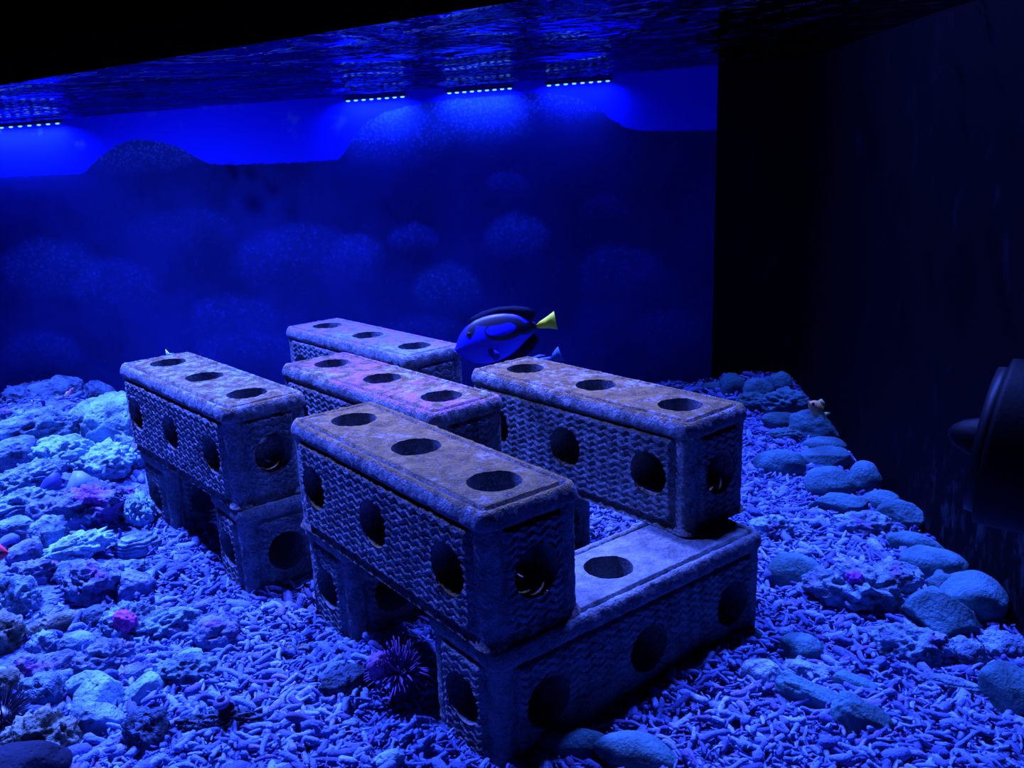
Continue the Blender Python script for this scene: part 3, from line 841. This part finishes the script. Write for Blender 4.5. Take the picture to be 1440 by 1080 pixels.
def in_view(x, y, z, m=0.0):
    P = np.stack([x, y, z - CZ], 1); zz = P @ np.array(F)
    u = 720 + FPX * (P @ np.array(RV)) / zz; v_ = 540 - FPX * (P @ np.array(UV)) / zz
    return (zz > .2) & (u > -1440 * m) & (u < 1440 * (1 + m)) & (v_ < 1080 * (1 + m)), u, v_, zz
def right_ok(x, y, m):
    d = np.stack([x - CORNER2.x, y - CORNER2.y], 1) @ np.array(RN[:2])
    e = np.minimum(np.stack([x - CORNER.x, y - CORNER.y], 1) @ np.array(BACK_N[:2]) + np.where(x > CORNER.x, 9, 0), np.stack([x - CORNER.x, y - CORNER.y], 1) @ np.array(_cn[:2]) + np.where(x < CORNER.x, 9, 0))
    return (d > m) & (e > m)
t = NT('coral_rubble'); g = t.n.new('ShaderNodeNewGeometry'); p = g.outputs['Position']
oi = t.n.new('ShaderNodeObjectInfo')
rv = t.math('FRACT', t.math('ADD', g.outputs['Random Per Island'], oi.outputs['Random']))
c = t.ramp(rv, [(0, (.04, .06, .20)), (.3, (.08, .14, .36)), (.6, (.14, .24, .48)), (.85, (.26, .42, .66)), (.93, (.18, .13, .36)), (1, (.06, .06, .18))])
n = t.noise(p, 240, 3, .6)
c = t.mix(t.step(n, .35, .7), t.mix(.5, c, (.10, .10, .22)), c)
t.principled(c, .85, t.bump(n, .9, .003), .2)
M_RUB = t.m
NR = 128000
x = rng.uniform(-1.85, .95, NR); y = rng.uniform(.45, 2.75, NR)
z = ground(x, y)
ok, uu, vv, zd = in_view(x, y, z, .22)
size = np.clip(rng.lognormal(math.log(.0170), .42, NR), .007, .044)
ok &= right_ok(x, y, size * .52) & ~inside_block(x, y, size * .36)
pile = (x - (-.72) - (y - 1.75) * -.23) < -.02
ok &= ~(pile & (uu > -25) & (y > 1.02) & (rng.uniform(0, 1, NR) > .12))
for fx, fy, fa, fb, fz in FOOT:
    c_, s_ = math.cos(fz), math.sin(fz); dx, dy = x - fx, y - fy
    ok &= ((dx * c_ + dy * s_) / (fa * .92)) ** 2 + ((-dx * s_ + dy * c_) / (fb * .92)) ** 2 > 1
ok &= rng.uniform(0, 1, NR) < np.clip(1.25 / np.maximum(y, .3) , .35, 1.0)
x, y, z, zd, uu, vv, size = x[ok], y[ok], z[ok], zd[ok], uu[ok], vv[ok], size[ok]
n = len(x)
TPL = [stick(5, 5, 1.0, r, b, 50 + i) for i, (r, b) in enumerate([(.09, .12), (.105, .2), (.12, .1), (.14, .15), (.20, .1), (.30, .08), (.11, .3), (.10, .2)])]
# the 300 fragments that show largest are things of their own
ti = rng.integers(0, len(TPL), n)
vis = (uu > 10) & (uu < 1430) & (vv < 1070) & (vv > 880) & (size > .017)
G_ = on_z(660, 1000, .0)
vis &= ~((uu > 600) & (uu < 740) & (vv < 1060)) & (uu > 210) & (uu < 1300)
cand = np.where(vis)[0]; cand = cand[np.argsort(-(size[cand] / zd[cand]))][:300]
mask = np.zeros(n, bool); mask[cand] = True
Vs, Fs, o_ = [], [], 0
for k, (V, Fc) in enumerate(TPL):
    I = np.where((ti == k) & ~mask)[0]; m_ = len(I)
    yaw = rng.uniform(0, 2 * math.pi, m_); pit = rng.normal(0, .35, m_); rol = rng.uniform(0, 6.28, m_)
    sv = V[None] * size[I][:, None, None]
    cy, sy = np.cos(rol)[:, None], np.sin(rol)[:, None]
    X, Y, Z = sv[..., 0], sv[..., 1] * cy - sv[..., 2] * sy, sv[..., 1] * sy + sv[..., 2] * cy
    cp, sp_ = np.cos(pit)[:, None], np.sin(pit)[:, None]
    X, Z = X * cp - Z * sp_, X * sp_ + Z * cp
    ca, sa = np.cos(yaw)[:, None], np.sin(yaw)[:, None]
    X, Y = X * ca - Y * sa, X * sa + Y * ca
    lift = rng.uniform(-.001, .012, m_)
    W = np.stack([X + x[I][:, None], Y + y[I][:, None], Z + (z[I] + lift)[:, None]], -1).reshape(-1, 3)
    Ff = (Fc[None] + (np.arange(m_) * len(V))[:, None, None]).reshape(-1, 3)
    Vs.append(W); Fs.append(Ff + o_); o_ += len(W)
rub = obj('coral_rubble', mesh_np('coral_rubble', np.concatenate(Vs), np.concatenate(Fs)), M_RUB)
tag(rub, 'bed of broken coral rubble covering the tank floor', 'gravel', kind='stuff')
FINE = []
for i, (r, b) in enumerate([(.095, .12), (.11, .22), (.12, .1), (.14, .12), (.11, .15), (.10, .1)]):
    V, Fc = stick(9, 8, 1.0, r, b, 80 + i, .16)
    if i in (1, 4):      # a side twig
        V2, F2 = stick(6, 7, .5, r * .7, .1, 95 + i, .15)
        a = .9; V2 = V2 + np.array((.22, 0, 0)); V2 = np.column_stack([V2[:, 0] * math.cos(a) - V2[:, 1] * math.sin(a), V2[:, 0] * math.sin(a) + V2[:, 1] * math.cos(a), V2[:, 2]])
        V, Fc = merge([(V, Fc), (V2, F2)])
    FINE.append(mesh_np('coral_fragment', V, Fc)); FINE[-1].materials.append(M_RUB)
for q in cand:
    s_ = float(size[q]) * .95
    o = obj('coral_fragment', FINE[rnd.randrange(len(FINE))], None, None, (x[q], y[q], z[q] + .004 + .1 * s_ + rnd.uniform(0, .006)), (rnd.uniform(0, 6.28), rnd.gauss(0, .22), rnd.uniform(0, 6.28)))
    o.scale = (s_, s_, s_)
    tag(o, 'finger-sized broken coral stick lying loose on the rubble bed', 'coral', 'loose coral sticks on the rubble bed')

# ------------------------------------------------------------------ fish
def loft(stations, seg=20):
    V, Fc = [], []
    for (x_, zc, hh, hw) in stations:
        for k in range(seg):
            a = 2 * math.pi * k / seg
            V.append((x_, hw * math.cos(a) * (1 - .25 * abs(math.sin(a))), zc + hh * math.sin(a)))
    n = len(stations)
    for i in range(n - 1):
        for k in range(seg):
            j = (k + 1) % seg
            Fc.append((i * seg + k, i * seg + j, (i + 1) * seg + j, (i + 1) * seg + k))
    V += [(stations[0][0] - .004, 0, stations[0][1]), (stations[-1][0], 0, stations[-1][1])]
    for k in range(seg):
        j = (k + 1) % seg
        Fc += [(n * seg, j, k), (n * seg + 1, (n - 1) * seg + k, (n - 1) * seg + j)]
    return V, Fc
def fin_mesh(name, outline, th=.006):
    """flat fin in the x-z plane with a lens-shaped section: outline is a closed list of (x, z)"""
    n = len(outline); cx = sum(p[0] for p in outline) / n; cz = sum(p[1] for p in outline) / n
    V = [(a, th * .15, b) for a, b in outline] + [(a, -th * .15, b) for a, b in outline] + [(cx, th / 2, cz), (cx, -th / 2, cz)]
    Fc = []
    for i in range(n):
        j = (i + 1) % n
        Fc += [(i, j, 2 * n), (n + j, n + i, 2 * n + 1), (i, n + i, n + j, j)]
    return mesh(name, V, Fc)
def smooth_station(pts, m=26):
    P = np.array(pts); xs = np.linspace(P[0, 0], P[-1, 0], m); out = []
    for q in xs:
        out.append((q,) + tuple(np.interp(q, P[:, 0], P[:, k]) for k in (1, 2, 3)))
    A = np.array(out)
    for k in (1, 2, 3):
        B = A[:, k].copy(); B[1:-1] = .25 * A[:-2, k] + .5 * A[1:-1, k] + .25 * A[2:, k]; A[:, k] = B
    return [tuple(r) for r in A]
def tang():
    TL = .160
    dep = 1.74
    c = at_depth(694, 473, dep)
    root = empty('blue_tang', c, (0, -math.radians(5.5), math.radians(2)))
    tag(root, 'blue fish with black markings and yellow tail swimming above the blocks', 'fish')
    def nx(px_): return ((px_ - 190) / 810 - .5) * TL
    def nz(py_): return (430 - py_ - (px_off(0))) / 810 * TL
    def px_off(_): return 0
    top = [(190, 500), (215, 440), (255, 370), (320, 300), (420, 235), (520, 210), (620, 200), (740, 205), (850, 232), (930, 280), (1000, 335), (1035, 352)]
    bot = [(190, 520), (215, 560), (255, 600), (320, 650), (420, 690), (520, 702), (620, 692), (740, 650), (850, 580), (930, 510), (1000, 452), (1035, 425)]
    st = []
    for (a, b), (_, d) in zip(top, bot):
        f = (a - 190) / 845
        st.append((nx(a), (nz(b) + nz(d)) / 2, (nz(b) - nz(d)) / 2, max(.004, .026 * math.sin(math.pi * min(1, f * .95 + .06)) ** .7)))
    V, Fc = loft(smooth_station(st, 36), 24)
    # material with the palette-shaped marking
    t = NT('tang_skin'); oc = t.objc(); sp = t.n.new('ShaderNodeSeparateXYZ'); t.link(oc, sp.inputs[0]); X, Z = sp.outputs[0], sp.outputs[2]
    def ell(u, v_, a, b, rot=0, soft=.10):
        dx = t.math('SUBTRACT', X, nx(u)); dz = t.math('SUBTRACT', Z, nz(v_)); k = TL / 810
        cs, sn = math.cos(rot), math.sin(rot)
        p1 = t.math('DIVIDE', t.math('ADD', t.math('MULTIPLY', dx, cs), t.math('MULTIPLY', dz, sn)), a * k)
        p2 = t.math('DIVIDE', t.math('SUBTRACT', t.math('MULTIPLY', dz, cs), t.math('MULTIPLY', dx, sn)), b * k)
        r = t.math('SQRT', t.math('ADD', t.math('MULTIPLY', p1, p1), t.math('MULTIPLY', p2, p2)))
        return t.math('SUBTRACT', 1.0, t.step(r, 1 - soft, 1 + soft))
    mxm = lambda a, b: t.math('MAXIMUM', a, b)
    outer = ell(720, 352, 215, 112)
    inner = ell(680, 350, 148, 62)
    blk = t.math('MULTIPLY', outer, t.math('SUBTRACT', 1.0, inner))
    blk = mxm(blk, ell(590, 260, 230, 44, -.04)); blk = mxm(blk, ell(385, 318, 40, 78, -.45)); blk = mxm(blk, ell(950, 390, 110, 60))
    blk = mxm(blk, ell(930, 520, 90, 16, .62))
    col = t.mix(blk, (.004, .008, .70), (.002, .003, .02))
    t.principled(col, .45, None, .4)
    obj('body', mesh('body', V, Fc), t.m, root)
    M_FIN = plain('tang_fin', (.001, .003, .022), .7, .1)
    M_YEL = plain('tang_tail', (1.0, 1.0, .03), .6, .3, (300, .85, .0005))
    obj('tail_fin', fin_mesh('tail_fin', [(nx(a), nz(b)) for a, b in [(1000, 400), (1080, 345), (1160, 305), (1235, 262), (1240, 350), (1250, 452), (1170, 430), (1100, 420)]], .006), M_YEL, root)
    obj('dorsal_fin', fin_mesh('dorsal_fin', [(nx(a), nz(b)) for a, b in [(330, 300), (400, 205), (520, 160), (680, 140), (850, 150), (980, 185), (1060, 245), (1000, 325), (860, 245), (640, 215), (450, 232)]], .004), M_FIN, root)
    obj('anal_fin', fin_mesh('anal_fin', [(nx(a), nz(b)) for a, b in [(480, 670), (560, 725), (700, 735), (850, 700), (980, 620), (1060, 520), (1000, 460), (860, 570), (650, 660)]], .004), M_FIN, root)
    obj('pectoral_fin', fin_mesh('pectoral_fin', [(0, 0), (.012, .006), (.026, .004), (.030, -.006), (.022, -.016), (.008, -.010)], .003), plain('pectoral', (.004, .012, .30), .6), root, (nx(520), -.0215, nz(530)), (0, .5, -.45))
    for s_ in (-1, 1):
        bm = bmesh.new(); bmesh.ops.create_uvsphere(bm, u_segments=14, v_segments=10, radius=.0058); me = bpy.data.meshes.new('eye'); bm.to_mesh(me); bm.free()
        e = obj('eye', me, plain('fish_eye', (.02, .015, .02), .15, .6), root, (nx(352), s_ * .0115, nz(365)))
    return root
tang()
def small_fish(name, c, L, hh, hw, rot, bodyc, tailc, label, fork=.5):
    root = empty(name, c, rot); tag(root, label, 'fish')
    st = [(-.5, 0, .02, .015), (-.44, .0, .30, .35), (-.3, .01, .72, .8), (-.08, .0, 1, 1), (.15, 0, .8, .7), (.3, 0, .42, .35), (.36, 0, .30, .2)]
    V, Fc = loft(smooth_station([(a * L, b * L, c_ * hh, d * hw) for a, b, c_, d in st], 22), 16)
    mb = plain(name + '_skin', bodyc, .5, .4, (120, .8, .0004)); mt = plain(name + '_fin', tailc, .6)
    obj('body', mesh('body', V, Fc), mb, root)
    obj('tail_fin', fin_mesh('tail_fin', [(.33 * L, .0), (.42 * L, .10 * L), (.62 * L, .20 * L), (.62 * L - .12 * L * fork, 0), (.62 * L, -.20 * L), (.42 * L, -.10 * L)], .003), mt, root)
    obj('dorsal_fin', fin_mesh('dorsal_fin', [(-.2 * L, hh * .8), (-.08 * L, hh * 1.45), (.12 * L, hh * 1.35), (.26 * L, hh * .9), (.2 * L, hh * .5), (0, hh * .8)], .0025), mt, root)
    obj('anal_fin', fin_mesh('anal_fin', [(.0, -hh * .8), (.06 * L, -hh * 1.35), (.22 * L, -hh * 1.05), (.26 * L, -hh * .4)], .0025), mt, root)
    for s_ in (-1, 1):
        bm = bmesh.new(); bmesh.ops.create_uvsphere(bm, u_segments=10, v_segments=8, radius=hh * .22); me = bpy.data.meshes.new('eye'); bm.to_mesh(me); bm.free()
        obj('eye', me, plain('small_eye', (.01, .01, .015), .2, .5), root, (-.36 * L, s_ * hw * .52, hh * .12))
    return root
q = on_ground(96, 556, .03); d_ = depth_of(q) * .90
small_fish('anthias', at_depth(97, 556, d_), .056, .0078, .0060, (0, math.radians(52), math.radians(180)), (1.0, .30, .30), (.95, .85, .2), 'slim pink-orange fish with yellow tail nosing down over the pile crest', .8)
q = on_ground(1146, 598, .03); d_ = depth_of(q) * .93
small_fish('anthias', at_depth(1149, 575, d_), .062, .0165, .011, (0, math.radians(38), math.radians(20)), (1.0, .46, .14), (.55, .70, .25), 'small plump orange fish hovering above the wedge-shaped stone by the black wall', .4)
q = on_ground(-8, 790, .02); d_ = depth_of(q) * .93
small_fish('red_fish', at_depth(-17, 776, d_), .075, .020, .012, (0, 0, math.radians(170)), (.9, .02, .06), (.8, .02, .08), 'red fish at the outer edge of the rock pile, just its rounded front showing', .4)
c = at_depth(231, 505, 2.02)
small_fish('pale_fish', c + Vector((.0, .0, -.012)), .055, .008, .006, (0, math.radians(-62), 0), (.35, .5, .8), (.75, .9, .6), 'tiny pale fish behind the grey-brown block with its tail tip showing', .8)
c = at_depth(757, 513, 1.78)
small_fish('chromis', c, .085, .014, .010, (0, math.radians(-24), 0), (.02, .06, .30), (.03, .10, .30), 'small blue fish mostly hidden behind the olive-brown block', .2)

# clam shell wedged in the pile: a dark valve and a pale valve
p = on_ground(92, 690, .02)
root = empty('clam_shell', p, (0, 0, math.atan2(-p.x, p.y)))
tag(root, 'open clam shell with one dark and one pale valve wedged in the rock pile', 'shell')
def valve(name, pts, th, mat, rot, loc):
    n = len(pts); V = [(a, -th * .5, b) for a, b in pts] + [(a * .97, th * .5, b * .97) for a, b in pts]
    cx = sum(a for a, b in pts) / n; cz = sum(b for a, b in pts) / n
    V += [(cx, -th * 1.6, cz), (cx, th * .8, cz)]
    Fc = []
    for i in range(n):
        j = (i + 1) % n
        Fc += [(i, j, 2 * n), (n + j, n + i, 2 * n + 1), (i, n + i, n + j, j)]
    obj(name, mesh(name, V, Fc), mat, root, loc, rot)
valve('valve', [(-.022, -.030), (.004, -.030), (.024, .012), (.020, .032), (.010, .036), (-.008, .024), (-.024, .002)], .006, plain('dark_valve', (.05, .07, .28), .5, .3, (60, .7, .001)), (.15, 0, .2), (-.026, 0, .008))
valve('valve', [(-.030, -.030), (.012, -.022), (.032, .012), (.012, .028), (-.004, .030), (-.018, .002)], .006, plain('pale_valve', (.16, .26, .40), .5, .3, (60, .85, .001)), (-.35, 0, -.25), (.022, 0, .006))

# ------------------------------------------------------------------ anemone and urchin
def tentacle(V, Fc, base, d, L, r, bend, sides=6, rings=6, tip=.35):
    d = np.array(d); d = d / np.linalg.norm(d)
    a = np.cross(d, (0, 0, 1)); a = a / (np.linalg.norm(a) + 1e-6); b = np.cross(a, d); o_ = len(V)
    for i in range(rings):
        f = i / (rings - 1); c_ = np.array(base) + d * L * f + np.array(bend) * L * f * f
        rr = r * (1 - (1 - tip) * f)
        for k in range(sides):
            an = 2 * math.pi * k / sides; V.append(tuple(c_ + (a * math.cos(an) + b * math.sin(an)) * rr))
    for i in range(rings - 1):
        for k in range(sides):
            j = (k + 1) % sides
            Fc.append((o_ + i * sides + k, o_ + i * sides + j, o_ + (i + 1) * sides + j, o_ + (i + 1) * sides + k))
    Fc.append(tuple(o_ + (rings - 1) * sides + k for k in range(sides)))
p = on_ground(568, 985)
root = empty('sea_anemone', (p.x, p.y, gz(p.x, p.y)))
tag(root, 'dusky purple tufted sea anemone in the shade between two lower blocks', 'anemone')
V, Fc = loft([(0, 0, .020, .020), (.012, 0, .018, .018), (.03, 0, .016, .016), (.046, 0, .024, .024), (.05, 0, .022, .022)], 16)
V = [(z_, y_, x_) for x_, y_, z_ in V]
obj('column', mesh('column', V, Fc), plain('anemone_column', (.10, .06, .16), .7, .3, (90, .6, .001)), root)
V, Fc = [], []
for i in range(220):
    a = rnd.uniform(0, 2 * math.pi); e = rnd.uniform(-.3, 1.35)
    d = (math.cos(a) * math.cos(e), math.sin(a) * math.cos(e), math.sin(e))
    tentacle(V, Fc, (d[0] * .02, d[1] * .02, .045 + d[2] * .01), d, rnd.uniform(.016, .034), .0022, (0, 0, -.25 if e < .6 else .1))
o = obj('tentacle_crown', mesh('tentacle_crown', V, Fc), plain('anemone_tentacle', (.15, .07, .22), .7, .2), root); o['kind'] = 'stuff'
V, Fc = [], []
p2 = Vector((-.026, -.012, .062))
obj('oral_bulb', rock_mesh('knob', (.016, .014, .018), 333), plain('anemone_bulb', (.26, .09, .30), .6, .3, (120, .6, .001)), root, p2)

p = on_ground(6, 1022)
root = empty('sea_urchin', (p.x, p.y, gz(p.x, p.y)))
tag(root, 'black long-spined sea urchin beside the brown granular boulder', 'urchin')
M_UR = plain('urchin_black', (.012, .014, .03), .4, .5)
obj('test', rock_mesh('cobble', (.020, .020, .015), 444), M_UR, root, (0, 0, .016))
V, Fc = [], []
for i in range(170):
    a = rnd.uniform(0, 2 * math.pi); e = math.asin(rnd.uniform(-.1, 1))
    d = (math.cos(a) * math.cos(e), math.sin(a) * math.cos(e), math.sin(e))
    tentacle(V, Fc, (d[0] * .018, d[1] * .018, .016 + d[2] * .013), d, rnd.uniform(.024, .036), .0010, (0, 0, 0), 4, 2, .2)
o = obj('spine_coat', mesh('spine_coat', V, Fc, False), M_UR, root); o['kind'] = 'stuff'

# sea cucumber with a snail on its back
p = on_ground(310, 1016, .012)
root = empty('sea_cucumber', (p.x, p.y, gz(p.x, p.y)), (0, 0, math.radians(4)))
tag(root, 'dark warty sea cucumber lying on the rubble with a snail on its back', 'sea cucumber')
obj('body', rock_mesh('live', (.047, .016, .014), 555), M_DARK, root, (0, 0, .014))
V, Fc = [], []
for i in range(90):
    a = rnd.uniform(-.2, 3.34); xx = rnd.uniform(-.042, .042); k = math.sqrt(max(.05, 1 - (xx / .048) ** 2))
    d = (0, math.cos(a), math.sin(a)); tentacle(V, Fc, (xx, d[1] * .014 * k, .014 + d[2] * .012 * k), d, .006, .0014, (0, 0, 0), 5, 3, .2)
o = obj('wart_coat', mesh('wart_coat', V, Fc), M_DARK, root); o['kind'] = 'stuff'
V, Fc = [], []
n_ = 46
for i in range(n_):
    f = i / (n_ - 1); th = f * 5.2 * math.pi; R_ = .0105 * (1 - f) ** .9; rr = .0065 * (1 - f) ** .9 + .0006
    for k in range(8):
        an = 2 * math.pi * k / 8; V.append(((R_ * .75 + rr * math.cos(an)) * math.cos(th), (R_ * .75 + rr * math.cos(an)) * math.sin(th), .020 * f + rr * math.sin(an)))
for i in range(n_ - 1):
    for k in range(8):
        j = (k + 1) % 8; Fc.append((i * 8 + k, i * 8 + j, (i + 1) * 8 + j, (i + 1) * 8 + k))
sn = obj('snail', mesh('snail', V, Fc), plain('snail_shell', (.10, .10, .26), .5, .4, (200, .6, .0005)), None, p + Vector((.008, -.004, .026)))
tag(sn, 'small round dark snail shell on top of the sea cucumber', 'snail')

# ------------------------------------------------------------------ wavemaker pump on the black wall
def revolve(profile, seg=40):
    V, Fc = [], []
    for x_, r_ in profile:
        for k in range(seg):
            a = 2 * math.pi * k / seg; V.append((x_, r_ * math.cos(a), r_ * math.sin(a)))
    for i in range(len(profile) - 1):
        for k in range(seg):
            j = (k + 1) % seg
            Fc.append((i * seg + k, i * seg + j, (i + 1) * seg + j, (i + 1) * seg + k))
    return V, Fc
dep = 1.02
pc = at_depth(1398, 620, dep)
wall_d = (pc - CORNER2).xy.dot(RN.xy)          # distance of the face from the wall
root = empty('wavemaker_pump', pc, (0, math.radians(5), math.atan2(-.60, .80)))
tag(root, 'black round wavemaker pump with a bullet nose on the side wall', 'pump')
M_PUMP = plain('pump_black', (.002, .002, .004), .6, .08, (160, .6, .001)); M_PUMP2 = plain('pump_rim', (.003, .003, .005), .5, .15)
mpx = dep / FPX
R_ = 118 * mpx
obj('housing', mesh('housing', *revolve([(.004, .0), (.004, R_ * .93), (.0, R_ * .96), (.0, R_), (.006, R_ * 1.01), (.05, R_ * .985), (.105, R_ * .9), (.115, R_ * .84), (.115, 0)])), M_PUMP, root)
obj('rim_ring', mesh('rim_ring', *revolve([(-.012, R_ * .84), (-.012, R_ * .88), (.004, R_ * .90), (.004, R_ * .80), (-.012, R_ * .84)])), M_PUMP2, root)
obj('nose_cone', mesh('nose_cone', *revolve([(-.050, .0), (-.049, .004), (-.045, .010), (-.036, .017), (-.024, .022), (-.012, .0245), (.006, .025)])), M_PUMP, root)
for k in range(5):
    a = 2 * math.pi * k / 5
    me = box_mesh('propeller_blade', .004, .018, R_ * .6, .001)
    obj('propeller_blade', me, M_PUMP2, root, (-.006, -math.sin(a) * R_ * .5, math.cos(a) * R_ * .5), (a, 0, .5)).rotation_euler = (a, 0, .4)
bm = bmesh.new(); bmesh.ops.create_uvsphere(bm, u_segments=12, v_segments=8, radius=.0035); me = bpy.data.meshes.new('screw'); bm.to_mesh(me); bm.free()
obj('screw', me, plain('screw_metal', (.25, .25, .30), .3, .5), root, (.045, R_ * .9, -.012))
V, Fc = [], []
side_p = root.rotation_euler.to_matrix().inverted() @ Vector((wall_d * 1.0, .02, 0))
tentacle(V, Fc, (.06, 0, 0), tuple(side_p), side_p.length, .028, (0, 0, 0), 16, 4, 1.0)
obj('wall_mount', mesh('wall_mount', V, Fc), M_PUMP, root)
